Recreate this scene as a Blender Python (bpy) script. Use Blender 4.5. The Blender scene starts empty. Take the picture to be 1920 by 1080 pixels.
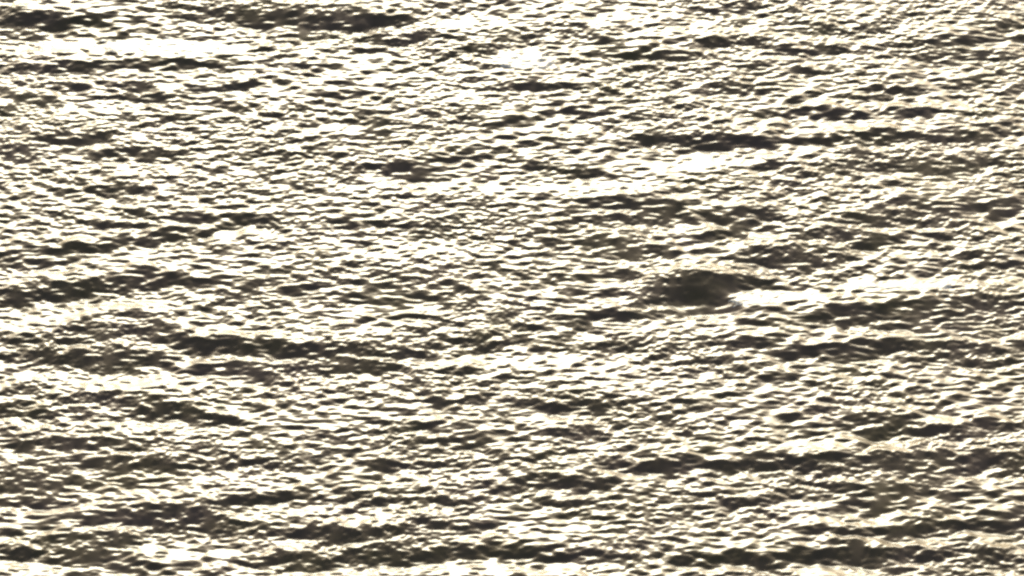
import bpy, math
import numpy as np

# ------------------------------------------------------------------ camera, light, exposure
S = bpy.context.scene
DIST, DEP = 60.0, math.radians(30.0)          # metres to the middle of the view, angle looking down
WIDTH = 10.0                                  # metres of water across the middle of the picture
CAM = np.array([0.0, -DIST * math.cos(DEP), DIST * math.sin(DEP)])
cd = bpy.data.cameras.new('camera'); cam = bpy.data.objects.new('camera', cd)
S.collection.objects.link(cam); S.camera = cam
cam.location = CAM; cam.rotation_euler = (math.pi / 2 - DEP, 0, 0)
cd.sensor_width = 36.0; cd.lens = 36.0 * DIST / WIDTH
cd.clip_start = 0.5; cd.clip_end = 20000.0

SUN_EL, SUN_AZ = math.radians(17.0), math.radians(-2.0)   # ahead of the camera
w = bpy.data.worlds.new('World'); S.world = w; w.use_nodes = True
nt = w.node_tree; bg = nt.nodes['Background']
sky = nt.nodes.new('ShaderNodeTexSky'); sky.sky_type = 'NISHITA'; sky.sun_disc = False
sky.sun_elevation = SUN_EL; sky.sun_rotation = SUN_AZ
sky.air_density = 1.0; sky.dust_density = 6.0; sky.ozone_density = 1.0
nt.links.new(sky.outputs[0], bg.inputs[0]); bg.inputs[1].default_value = 0.11
ld = bpy.data.lights.new('sun', 'SUN'); ld.energy = 2.3; ld.angle = math.radians(0.5)
ld.color = (1.0, 0.97, 0.77)
sun = bpy.data.objects.new('sun', ld); S.collection.objects.link(sun)
sun.rotation_euler = (-(math.pi / 2 - SUN_EL), 0, -SUN_AZ)
S.view_settings.view_transform = 'Standard'; S.view_settings.look = 'None'
S.view_settings.gamma = 1.0; S.view_settings.use_curve_mapping = False
S.view_settings.exposure = 0.0
S.cycles.pixel_filter_type = 'BLACKMAN_HARRIS'; S.cycles.filter_width = 2.6

# ------------------------------------------------------------------ where the waves lie
def ground(px, py):
    """point of the still water seen at a place of the 1920 x 1080 photograph"""
    a = (px - 960.0) / 1920.0 * WIDTH / DIST
    b = -(py - 540.0) / 1920.0 * WIDTH / DIST
    fy, fz = math.cos(DEP), -math.sin(DEP)
    uy, uz = math.sin(DEP), math.cos(DEP)
    dx, dy, dz = a, fy + b * uy, fz + b * uz
    t = -CAM[2] / dz
    return dx * t, CAM[1] + dy * t

PX = WIDTH / 1920.0                     # metres per photograph pixel, across
PY = PX / math.sin(DEP)                 # ... and away from the camera

# steep faces turned to the camera (dark) and smooth backs turned to the sun (glare):
# x, y, half length, half thickness, fall to the right over the whole length, strength
WAVES = '''
80 39 110 10 -8 2.4; 60 62 60 8 0 .7; 590 36 150 15 6 2.2; 640 40 100 12 0 1.2; 500 14 170 6 0 1.1; 30 14 40 5 0 -.5; 420 25 80 10 0 .6; 570 60 60 8 4 1.1
170 60 60 6 -4 -.5; 300 90 150 16 0 -2.0; 110 92 120 10 -4 -1.6; 400 92 50 12 -4 -.8; 130 127 130 9 -10 .8; 350 122 90 6 -8 .8; 90 160 90 5 0 .7; 60 190 60 14 0 .6
260 160 50 8 0 .7; 280 182 90 6 0 1; 420 166 60 4 -4 1; 410 192 40 5 2 .6; 310 163 25 6 0 -.8; 600 125 40 8 0 .6
610 175 40 6 -6 .8; 465 195 10 12 0 .6; 20 210 30 10 0 .7; 130 258 80 9 -8 .9; 30 280 40 16 0 .8; 250 290 100 6 -8 1
530 290 110 3 0 .7; 330 225 40 6 0 .5; 600 240 80 8 0 -1.1; 200 205 90 8 0 -.8; 220 355 50 8 0 1; 150 362 40 4 0 .5
670 42 50 12 0 .7; 730 70 90 6 -3 1.1; 880 45 80 15 4 -1.1; 730 25 25 5 0 -.8; 690 60 45 4 0 -.8; 890 95 50 6 -4 1; 985 112 60 22 6 -1.4; 1010 165 90 4 3 1.2
1110 78 70 4 0 .5; 1150 130 80 8 0 -.9; 1220 103 85 8 -2 1.3; 1230 125 70 8 0 .8; 1050 60 30 8 0 .5; 690 95 40 6 0 .5; 735 130 40 4 0 .6
660 155 30 6 0 .6; 665 178 35 5 0 .9; 730 190 20 5 0 .7; 850 203 40 4 -4 .7; 710 225 25 20 0 .9; 705 255 25 15 0 .9; 880 228 35 9 0 .6
955 225 25 8 0 .8; 665 245 25 8 0 -1; 730 312 80 10 4 1.1; 800 327 40 4 0 .8; 850 297 90 4 0 .7; 870 280 35 9 0 .7; 1010 270 40 5 0 .4
1090 322 60 4 0 .8; 1080 210 60 6 0 .5; 1240 257 50 9 0 1; 1260 195 20 4 0 .7; 1000 310 30 10 0 .5; 1210 218 70 4 0 .5; 1260 305 130 14 0 -.7; 1000 350 300 14 0 -.8
800 180 120 14 0 -.6; 1080 245 90 12 0 -.6; 1200 30 90 14 0 -.6; 1100 150 60 8 0 -.6
1370 80 120 8 0 .9; 1520 95 80 8 0 .9; 1410 125 40 10 0 .7; 1540 55 50 12 6 .5; 1380 15 60 8 0 .7; 1490 135 60 5 0 .5; 1620 80 100 8 -8 -1
1330 55 80 12 0 -.7; 1780 78 120 9 -10 1.3; 1860 50 30 15 0 .7; 1790 105 100 10 0 1; 1660 115 25 8 0 -.8; 1370 165 40 14 0 .6; 1450 170 20 14 0 .7; 1680 166 40 6 0 1.1
1640 182 60 3 0 .8; 1815 155 25 7 0 .8; 1700 198 220 7 0 -1.2; 1560 212 140 5 0 .8; 1720 212 60 9 0 .8; 1400 222 100 6 0 -1; 1440 243 60 8 0 -1.1
1340 265 140 9 0 1.6; 1550 262 60 8 0 .6; 1610 240 80 10 -8 -1; 1660 257 100 10 -4 1; 1780 260 110 10 0 .9; 1850 240 50 8 0 .7; 1620 290 50 8 0 .8
1730 310 110 16 0 1; 1850 300 60 14 0 .9; 1600 315 20 20 0 .6; 1660 335 50 7 0 -1.1; 1620 295 20 8 0 -.8; 1450 312 40 8 0 .5; 1420 290 120 10 0 -.5
140 362 50 4 0 .7; 250 395 35 4 0 1; 240 418 60 4 0 .9; 350 412 60 6 0 .9; 310 437 35 6 0 1; 470 408 45 6 0 1; 200 458 140 7 -24 1.1; 350 438 70 5 -12 .8
130 450 80 6 0 -.9; 150 470 60 8 0 .6; 60 490 70 10 0 .5; 120 510 80 8 0 -1; 200 535 120 12 -10 1.1; 60 555 100 12 -10 1.1; 250 512 60 6 0 .8; 340 525 60 8 0 .7
500 540 120 26 0 .3; 200 572 150 9 -6 -.8; 80 605 80 16 0 -1.1; 260 590 40 10 0 .5; 220 618 110 9 0 1.1; 400 643 110 9 18 1.6; 580 658 130 8 0 1.6; 720 662 100 6 6 1.1
130 640 90 8 0 .9; 220 672 100 15 -4 1.4; 90 670 60 10 0 1; 450 625 120 6 0 -.9; 160 650 25 8 0 -.9; 275 653 18 5 0 -1; 380 680 60 12 0 -.7; 440 692 100 10 0 .9; 640 685 90 11 0 .9
250 715 130 12 -4 -1.2; 60 705 60 10 0 -1; 450 440 110 10 0 -.7
1190 385 80 9 0 1.3; 1240 400 50 12 0 1.2; 1170 413 80 6 0 1.2; 1150 403 40 3 0 -.8; 1060 430 40 4 0 .6; 1120 455 70 9 0 1.1; 1200 472 80 9 -6 1.2; 1160 510 40 12 0 .9
1060 412 60 5 0 .5; 1000 465 20 6 0 .4; 790 425 60 6 0 .4; 660 420 60 4 0 .5; 760 545 130 36 0 .35; 700 565 60 12 0 .4; 790 470 140 16 0 -.5; 785 585 30 6 0 -.8
760 596 60 3 0 .7; 830 585 20 4 0 .6; 1060 518 50 6 0 .5; 1130 550 40 8 0 .6; 1170 590 95 10 -14 1.3; 1080 612 40 4 0 .5; 890 645 50 6 0 1; 680 690 50 12 0 1.1
690 672 40 6 0 -.7; 850 682 45 9 0 -.8; 860 697 70 4 0 .9; 1160 645 40 9 0 .6; 1000 682 200 16 0 -.6
1400 405 80 10 0 1.2; 1370 425 50 14 0 1.2; 1350 442 50 8 0 1; 1300 430 50 8 0 -1.2; 1440 445 50 10 0 -1.1; 1480 475 90 12 0 1.2; 1440 490 60 8 0 1; 1510 500 25 10 0 1
1560 437 90 6 0 1; 1620 450 60 10 0 .8; 1640 412 60 8 0 1; 1760 390 120 16 0 .7; 1720 415 80 8 0 .7; 1880 385 40 16 0 1; 1750 440 60 6 0 .8; 1840 450 60 4 0 .8
1740 472 110 5 0 -.9; 1850 478 60 6 0 1; 1860 498 60 6 0 .9; 1710 535 120 12 0 -1.7; 1860 530 60 6 0 -1; 1305 530 62 14 0 1.6; 1300 552 80 14 6 1.6; 1350 534 60 9 -4 1.8; 1405 523 45 4 -4 1.2; 1425 560 50 12 0 -1.2; 1235 556 45 9 -14 1.6; 1340 575 50 6 0 1.2; 1285 512 50 4 0 -.8; 1460 545 60 6 0 -.8
1270 586 60 3 6 -.8; 1500 560 60 12 0 -.7; 1690 577 90 10 0 1; 1850 572 70 12 0 1.1; 1740 600 110 8 0 .9; 1590 560 50 4 0 -.8; 1580 592 60 12 0 .9
1400 603 60 6 0 .6; 1420 642 40 6 0 1; 1590 657 140 9 0 1.3; 1700 650 120 6 0 .9; 1520 643 60 6 0 -1; 1640 622 70 4 0 -.8; 1740 615 90 4 0 .9; 1820 640 60 6 0 -1; 1830 656 90 5 0 1
1340 640 40 10 0 .5; 1350 675 30 8 0 .6; 1780 674 60 8 0 .7; 1460 705 30 8 0 .6; 1860 680 50 8 0 .6
200 727 100 5 0 -.7; 220 750 100 5 0 .4; 310 773 60 12 3 1.4; 400 787 40 6 0 1.1; 250 796 70 8 8 -1.4; 430 775 70 5 12 -1; 40 795 35 12 0 -1; 60 777 60 5 0 .9; 80 835 60 10 0 1
25 845 20 5 0 -1; 200 835 140 6 -3 .9; 220 870 130 9 0 1.1; 60 900 60 14 0 1; 60 915 40 6 0 .8; 230 905 60 6 0 .7; 80 940 60 5 0 1.1; 80 955 100 6 0 -.8
220 976 90 8 0 1.2; 280 958 80 7 0 1.1; 350 972 80 12 0 1.3; 400 985 60 6 0 1.1; 510 868 60 4 0 .9; 480 936 90 6 -5 1.1; 300 965 25 5 0 -.9; 220 992 60 5 0 -1.1; 180 1010 80 12 0 1
170 1040 70 12 0 1.1; 280 1020 30 9 0 -1.1; 350 1035 100 8 0 -1.4; 50 1062 60 9 0 -1.4; 60 1015 50 8 0 -.8; 50 1037 50 4 0 .9; 230 1062 60 6 0 .7; 520 958 100 8 -8 -.8; 540 997 80 5 0 .8
600 1005 60 6 0 .9; 550 1050 80 10 0 1; 560 1030 50 8 0 -1; 440 1067 40 5 0 -1; 500 905 70 6 0 -.6; 450 890 60 8 0 -.4
850 753 70 5 0 .8; 1090 765 70 7 0 1.3; 1060 745 50 6 0 .5; 1040 786 60 9 4 -1.4; 1000 797 50 4 0 -.9; 790 800 70 5 4 .9; 830 832 60 6 0 .5; 890 825 30 12 0 .6; 1090 815 50 8 0 .6
710 877 28 9 -10 1.3; 800 870 60 3 0 1; 1050 901 70 10 0 1.2; 1120 905 40 8 0 1; 1040 887 30 3 0 -.9; 1220 875 90 6 0 1.2; 1000 860 30 6 0 .7; 1180 889 40 5 0 -1.1; 920 915 90 4 0 .6
840 940 60 4 0 .7; 660 940 40 5 0 .9; 750 965 100 8 -14 -1; 700 982 100 6 -6 -.9; 830 985 80 8 0 .9; 690 1003 80 6 -2 .8; 650 995 60 6 0 .8; 770 1035 110 8 0 1.1; 720 1046 80 7 0 1.1
950 1035 80 5 0 .7; 1060 1042 100 5 0 .7; 870 1066 100 10 0 -1.5; 700 1067 70 6 0 -1.2; 1060 1067 60 7 0 -1.4; 1060 945 50 6 0 .6; 850 900 120 14 0 -.4; 1000 1000 120 14 0 -.4
1350 870 140 5 0 1.3; 1600 860 180 7 0 1.1; 1700 878 60 13 0 1.1; 1850 862 70 14 0 1.3; 1500 840 60 12 0 -1; 1620 825 100 6 0 -1; 1690 838 45 8 -6 -1.1; 1720 810 80 9 0 1.1; 1690 790 60 8 0 .9
1850 800 50 10 0 .9; 1780 793 70 10 0 -.9; 1760 852 40 4 0 -.9; 1620 790 40 8 0 .5; 1560 880 60 6 0 .8; 1560 901 60 4 0 -.9; 1590 909 80 4 0 1; 1850 902 60 9 0 -1; 1680 920 110 9 0 1.2
1400 940 50 8 0 .9; 1310 930 50 5 0 .5; 1480 950 60 6 0 -.9; 1660 945 60 12 0 .8; 1560 980 80 8 0 -.8; 1780 985 130 9 0 1.2; 1620 1000 90 6 0 1; 1610 1014 55 6 3 -1.5; 1720 1023 50 7 6 -1.4
1640 1036 130 11 0 1.4; 1460 1046 160 8 0 1.2; 1820 1005 40 6 0 -.9; 1880 1021 40 6 0 -1.1; 1350 1066 90 8 0 -1.5; 1580 1069 60 6 0 -1.4; 1740 1052 50 7 0 -.9; 1680 1063 50 6 0 .9; 1850 1046 60 6 0 .8
1800 330 140 60 0 .25; 1830 610 110 50 0 .28; 1800 890 150 60 0 .22; 120 890 150 60 0 .2; 1150 455 150 45 0 .2; 1880 160 40 60 0 .3; 60 270 60 50 0 .2; 700 150 300 50 0 -.2; 1000 700 260 40 0 -.2; 1380 800 90 20 0 -.3; 1200 720 200 20 0 -.35; 1300 320 80 16 0 -.4
'''
W_WAVE, W_BIG, W_MID, W_FINE, W_SPOT, W_BIAS = 2.0, 0.0, 0.42, 0.52, 0.72, -0.38
A_SLOPE, GAIN = 0.39, 1.4

# ------------------------------------------------------------------ water: one sheet out to the horizon
DX, DY = 0.0098, 0.0200
NX, NY = 1296, 768
xs = (np.arange(NX) - (NX - 1) / 2) * DX
ys = (np.arange(NY) - (NY - 1) / 2) * DY + 0.15
X, Y = np.meshgrid(xs, ys)
rng = np.random.default_rng(11)
kx = 2 * np.pi * np.fft.fftfreq(NX, DX)[None, :]
ky = 2 * np.pi * np.fft.fftfreq(NY, DY)[:, None]

def band(lx, ly, width):
    """random ripples of about lx by ly metres, unit spread"""
    k = np.sqrt((kx * lx / (2 * np.pi)) ** 2 + (ky * ly / (2 * np.pi)) ** 2) + 1e-9
    f = np.fft.fft2(rng.standard_normal((NY, NX))) * np.exp(-np.log(k) ** 2 / (2 * width ** 2))
    r = np.fft.ifft2(f).real
    return r / r.std()

def smooth(lx, ly):
    f = np.fft.fft2(rng.standard_normal((NY, NX))) * np.exp(-((kx * lx) ** 2 + (ky * ly) ** 2) / 8)
    r = np.fft.ifft2(f).real
    return r / r.std()

def glint(r, k):
    r = -np.exp(-k * r); r -= r.mean(); return r / r.std()     # small round backs between flatter water

WX, WY = smooth(40 * PX, 14 * PY) * 10 * PX, smooth(34 * PX, 12 * PY) * 2.4 * PY   # wander of the crests
WX += smooth(12 * PX, 6 * PY) * 5 * PX; WY += smooth(14 * PX, 6 * PY) * 3.0 * PY
_x, _y = ground(1320, 545)
_k = 1 - .55 * np.exp(-(((X - _x) / (150 * PX)) ** 4 + ((Y - _y) / (50 * PY)) ** 4)); WX *= _k; WY *= _k
slope = np.zeros((NY, NX))
more = []                                                    # the same sort of waves beside the view
while len(more) < 170:
    px, py = rng.uniform(-270, 2190), rng.uniform(-190, 1270)
    if -60 < px < 1980 and -20 < py < 1100:
        continue
    more.append('%f %f %f %f %f %f' % (px, py, rng.uniform(50, 120), rng.uniform(6, 13), rng.uniform(-8, 8), rng.choice([1.2, 1.2, .8, -.9])))
for item in WAVES.replace('\n', ';').split(';') + more:
    if not item.strip():
        continue
    px, py, hl, ht, fall, s = map(float, item.split())
    gx, gy = ground(px, py)
    a, b = hl * PX, ht * PY
    i0 = np.searchsorted(xs, gx - 1.7 * a - .3); i1 = np.searchsorted(xs, gx + 1.7 * a + .3)
    j0 = np.searchsorted(ys, gy - 3 * b - fall * PY - .4); j1 = np.searchsorted(ys, gy + 3 * b + abs(fall) * PY + .4)
    j0 = max(0, np.searchsorted(ys, gy - 3 * b - abs(fall) * PY - .4))
    sl = (slice(j0, j1), slice(i0, i1))
    u = X[sl] + WX[sl] - gx; v = Y[sl] + WY[sl] - gy
    v = v + fall * PY * u / (2 * a)
    taper = np.clip(1 - (u / (1.45 * a)) ** 2, 0.05, 1)
    slope[sl] += (s if s > 0 else .75 * s) * np.exp(-np.abs(u / a) ** 3) * np.exp(-np.abs(v / (b * taper ** .5)) ** 2.4)
slope = 1.9 * np.tanh(slope / 1.9)
broken = np.clip(1 + .65 * band(60 * PX, 8 * PY, .5), 0, 1.9)
calm = 1 - 0.08 * np.clip(slope, 0, 1.6)                    # fewer ripples on the steep faces
gust = np.clip(.85 + .5 * smooth(100 * PX, 36 * PY), .12, 1.8)      # cat's paws: patches of finer ripple
hx, hy = ground(1315, 545)                                  # the dark crest right of the middle stays whole
whole = np.exp(-(((X - hx) / (80 * PX)) ** 2 + ((Y - hy) / (28 * PY)) ** 2))
calm *= 1 + .1 * whole; broken = broken * (1 - .8 * whole) + .85 * whole
q = (W_WAVE * slope * broken + W_BIG * band(190 * PX, 40 * PY, .35)
     + calm * (W_MID * band(100 * PX, 15 * PY, .5) + W_FINE * -glint(-band(50 * PX, 7 * PY, .5), .6)
               + W_SPOT * gust * glint(.7 * band(20 * PX, 6.5 * PY, .45) + .45 * band(10 * PX, 5.2 * PY, .3) + .55 * band(40 * PX, 5.5 * PY, .4), .8)) + W_BIAS)
field = A_SLOPE * np.tanh(GAIN * q)
ragged = 2.6 * PY * band(34 * PX, 14 * PY, .5)
for px, py, hl, ht, fall, s in ((1300, 537, 64, 14, 0, .36), (1325, 554, 60, 10, 5, .30), (1240, 558, 55, 7, -16, .13), (1170, 590, 80, 7, -14, .08),
                               (600, 38, 140, 12, 6, .24), (75, 39, 105, 8, -6, .24), (400, 645, 120, 8, 20, .09), (600, 659, 150, 7, 3, .09), (1340, 264, 130, 7, 2, .1)):
    gx, gy = ground(px, py)
    u = (X + 1.4 * WX - gx) / (hl * PX); v = (Y + 1.8 * WY - gy + ragged) / (ht * PY) + fall / ht * u / 2
    field += s * np.exp(-np.abs(u) ** 2.6 - np.abs(v) ** 2.4)

# height whose slope away from the camera is that field
F = np.fft.fft2(field - field.mean())
kk = np.sqrt(kx ** 2 + ky ** 2)
H = F * (-1j * ky) / (ky ** 2 + .2 * kx ** 2 + (2 * np.pi / 1.5) ** 2)
h = np.fft.ifft2(H).real
print('height', h.std(), h.min(), h.max(), 'slope', np.gradient(h, DY, axis=0).std())

def grow(a, step, far):
    out, p = [], a
    while p < far:
        step *= 1.035 if step < .25 else 1.3
        p += step; out.append(p)
    return np.array(out)
gxr = grow(xs[-1], .016, 6000.0); gyf = grow(ys[-1], .028, 9000.0); gyb = grow(-ys[0], .028, 3000.0)
ax = np.concatenate([-gxr[::-1], xs, gxr]); ay = np.concatenate([-gyb[::-1], ys, gyf])
nxa, nya = len(ax), len(ay); lx, ly = len(gxr), len(gyb)
# the same sea goes on beyond the view; far off, where the sheet is coarse, the material carries the ripples
ix = np.rint((ax - xs[0]) / DX).astype(np.int64) % NX; iy = np.rint((ay - ys[0]) / DY).astype(np.int64) % NY
near = lambda c: np.clip(1 - (np.gradient(c) - .10) / .15, 0, 1)
keepz = near(ax)[None, :] * near(ay)[:, None]
z = h[np.ix_(iy, ix)] * keepz
far = 1 - keepz
print('grid', nxa, nya)
AX, AY = np.meshgrid(ax, ay)
co = np.empty((nxa * nya, 3), np.float32)
co[:, 0] = AX.ravel(); co[:, 1] = AY.ravel(); co[:, 2] = z.ravel()
idx = np.arange(nxa * nya, dtype=np.int32).reshape(nya, nxa)
q = np.stack([idx[:-1, :-1], idx[:-1, 1:], idx[1:, 1:], idx[1:, :-1]], -1).reshape(-1, 4)
me = bpy.data.meshes.new('water')
me.vertices.add(len(co)); me.vertices.foreach_set('co', co.ravel())
me.loops.add(q.size); me.loops.foreach_set('vertex_index', q.ravel())
me.polygons.add(len(q)); me.polygons.foreach_set('loop_start', np.arange(0, q.size, 4, dtype=np.int32))
me.polygons.foreach_set('loop_total', np.full(len(q), 4, np.int32))
me.polygons.foreach_set('use_smooth', np.ones(len(q), bool))
att = me.attributes.new('open_water', 'FLOAT', 'POINT'); att.data.foreach_set('value', far.ravel().astype(np.float32))
me.update(calc_edges=True)
water = bpy.data.objects.new('water', me); S.collection.objects.link(water)
water['kind'] = 'structure'
water['label'] = 'brown rippled water glittering in low sun'

m = bpy.data.materials.new('silty_water'); m.use_nodes = True
n = m.node_tree.nodes; L = m.node_tree.links; p = n['Principled BSDF']
p.inputs['IOR'].default_value = 1.33
p.inputs['Roughness'].default_value = 0.36
p.inputs['Anisotropic'].default_value = 0.68           # ripples too small to build lie along the wave crests
tg = n.new('ShaderNodeCombineXYZ'); tg.inputs[0].default_value = 1.0
L.new(tg.outputs[0], p.inputs['Tangent'])
tc = n.new('ShaderNodeNewGeometry')
def noise(scale, detail, stretch):
    mp = n.new('ShaderNodeMapping'); mp.inputs['Scale'].default_value = stretch
    t = n.new('ShaderNodeTexNoise'); t.inputs['Scale'].default_value = scale; t.inputs['Detail'].default_value = detail
    L.new(tc.outputs['Position'], mp.inputs[0]); L.new(mp.outputs[0], t.inputs['Vector']); return t
silt = noise(1.3, 5, (1, 1.2, 1))
cr = n.new('ShaderNodeValToRGB')
cr.color_ramp.elements[0].position = .3; cr.color_ramp.elements[0].color = (.150, .120, .058, 1)
cr.color_ramp.elements[1].position = .7; cr.color_ramp.elements[1].color = (.172, .124, .096, 1)
L.new(silt.outputs[0], cr.inputs[0]); L.new(cr.outputs[0], p.inputs['Base Color'])
rip = noise(1.0, 6, (1.1, 1.5, 1)); at = n.new('ShaderNodeAttribute'); at.attribute_name = 'open_water'
bp = n.new('ShaderNodeBump'); bp.inputs['Distance'].default_value = 1.6
L.new(rip.outputs[0], bp.inputs['Height']); L.new(at.outputs['Fac'], bp.inputs['Strength'])
L.new(bp.outputs[0], p.inputs['Normal'])
me.materials.append(m)

# ------------------------------------------------------------------ thin white patches lying on the water
fm = bpy.data.materials.new('wet_white'); fm.use_nodes = True
fn = fm.node_tree.nodes; fl = fm.node_tree.links; fp = fn['Principled BSDF']
fp.inputs['Base Color'].default_value = (.93, .90, .84, 1)
fp.inputs['Roughness'].default_value = .4
fp.inputs['Subsurface Weight'].default_value = 1.0
fp.inputs['Subsurface Radius'].default_value = (.03, .03, .03)
fp.inputs['Subsurface Scale'].default_value = 2.0
ft = fn.new('ShaderNodeTexVoronoi'); ft.inputs['Scale'].default_value = 55
fg = fn.new('ShaderNodeNewGeometry'); fl.new(fg.outputs['Position'], ft.inputs['Vector'])
fb = fn.new('ShaderNodeBump'); fb.inputs['Strength'].default_value = .25; fb.inputs['Distance'].default_value = .006
fl.new(ft.outputs['Distance'], fb.inputs['Height']); fl.new(fb.outputs[0], fp.inputs['Normal'])

tr = fn.new('ShaderNodeBsdfTranslucent'); tr.inputs['Color'].default_value = (.93, .90, .84, 1)   # slightly translucent
mx = fn.new('ShaderNodeMixShader'); mx.inputs[0].default_value = .12
fl.new(fp.outputs[0], mx.inputs[1]); fl.new(tr.outputs[0], mx.inputs[2]); fl.new(mx.outputs[0], fn['Material Output'].inputs['Surface'])

def level(x, y):
    """height of the water at places given in metres"""
    i = np.clip((x - xs[0]) / DX, 0, NX - 2); j = np.clip((y - ys[0]) / DY, 0, NY - 2)
    a, b = i.astype(int), j.astype(int); u, v = i - a, j - b
    return ((h[b, a] * (1 - u) + h[b, a + 1] * u) * (1 - v) + (h[b + 1, a] * (1 - u) + h[b + 1, a + 1] * u) * v)

def white_patch(px, py, hl, ht, tip, lift, label):
    """a thin white sheet: lumpy, ragged at the rim, following the wave under it"""
    cx, cy = ground(px, py)
    a, b = hl * PX, ht * PY
    nu, nv = int(2.6 * a / .012), int(2.6 * b / .014)
    u = np.linspace(-1.3, 1.3, nu); v = np.linspace(-1.3, 1.3, nv); U, V = np.meshgrid(u, v)
    def rough(lu, lv):
        ku = np.fft.fftfreq(nu, .012)[None, :] * lu; kv = np.fft.fftfreq(nv, .014)[:, None] * lv
        r = np.fft.ifft2(np.fft.fft2(rng.standard_normal((nv, nu))) * np.exp(-(ku ** 2 + kv ** 2) * 3)).real
        return r / r.std()
    body = 1 - np.abs(U) ** 2.2 - np.abs(V + tip * U) ** 2 + .35 * rough(.09, .05) + .15 * rough(.03, .025)
    keep = body > -.25
    x = cx + U * a; y = cy + V * b
    top = level(x, y) + np.clip(body, -.25, .8) * lift * (1 + .07 * rough(.04, .04))
    ids = -np.ones((nv, nu), int); ids[keep] = np.arange(keep.sum())
    vs = np.stack([x[keep], y[keep], top[keep]], 1)
    k4 = keep[:-1, :-1] & keep[:-1, 1:] & keep[1:, 1:] & keep[1:, :-1]
    f = np.stack([ids[:-1, :-1][k4], ids[:-1, 1:][k4], ids[1:, 1:][k4], ids[1:, :-1][k4]], 1)
    base = np.array([cx, cy, level(np.array([cx]), np.array([cy]))[0]])
    mm = bpy.data.meshes.new('white_patch'); mm.from_pydata((vs - base).tolist(), [], f.tolist())
    mm.polygons.foreach_set('use_smooth', np.ones(len(mm.polygons), bool)); mm.materials.append(fm)
    o = bpy.data.objects.new('white_patch', mm); S.collection.objects.link(o); o.location = base
    o['label'] = label; o['category'] = 'foam'; o['group'] = 'white foam patches on the water'
    return o

white_patch(1414, 562, 46, 12, .1, .012, 'small white foam splash at the right end of the dark wave crest')
white_patch(1705, 537, 120, 11, 0, .007, 'long thin white streak right of the dark wave crest')
white_patch(300, 86, 135, 18, 0, .007, 'broad bright white streak below the dark trough at upper left')
white_patch(985, 113, 62, 20, .2, .008, 'rounded white patch near the top middle of the water')
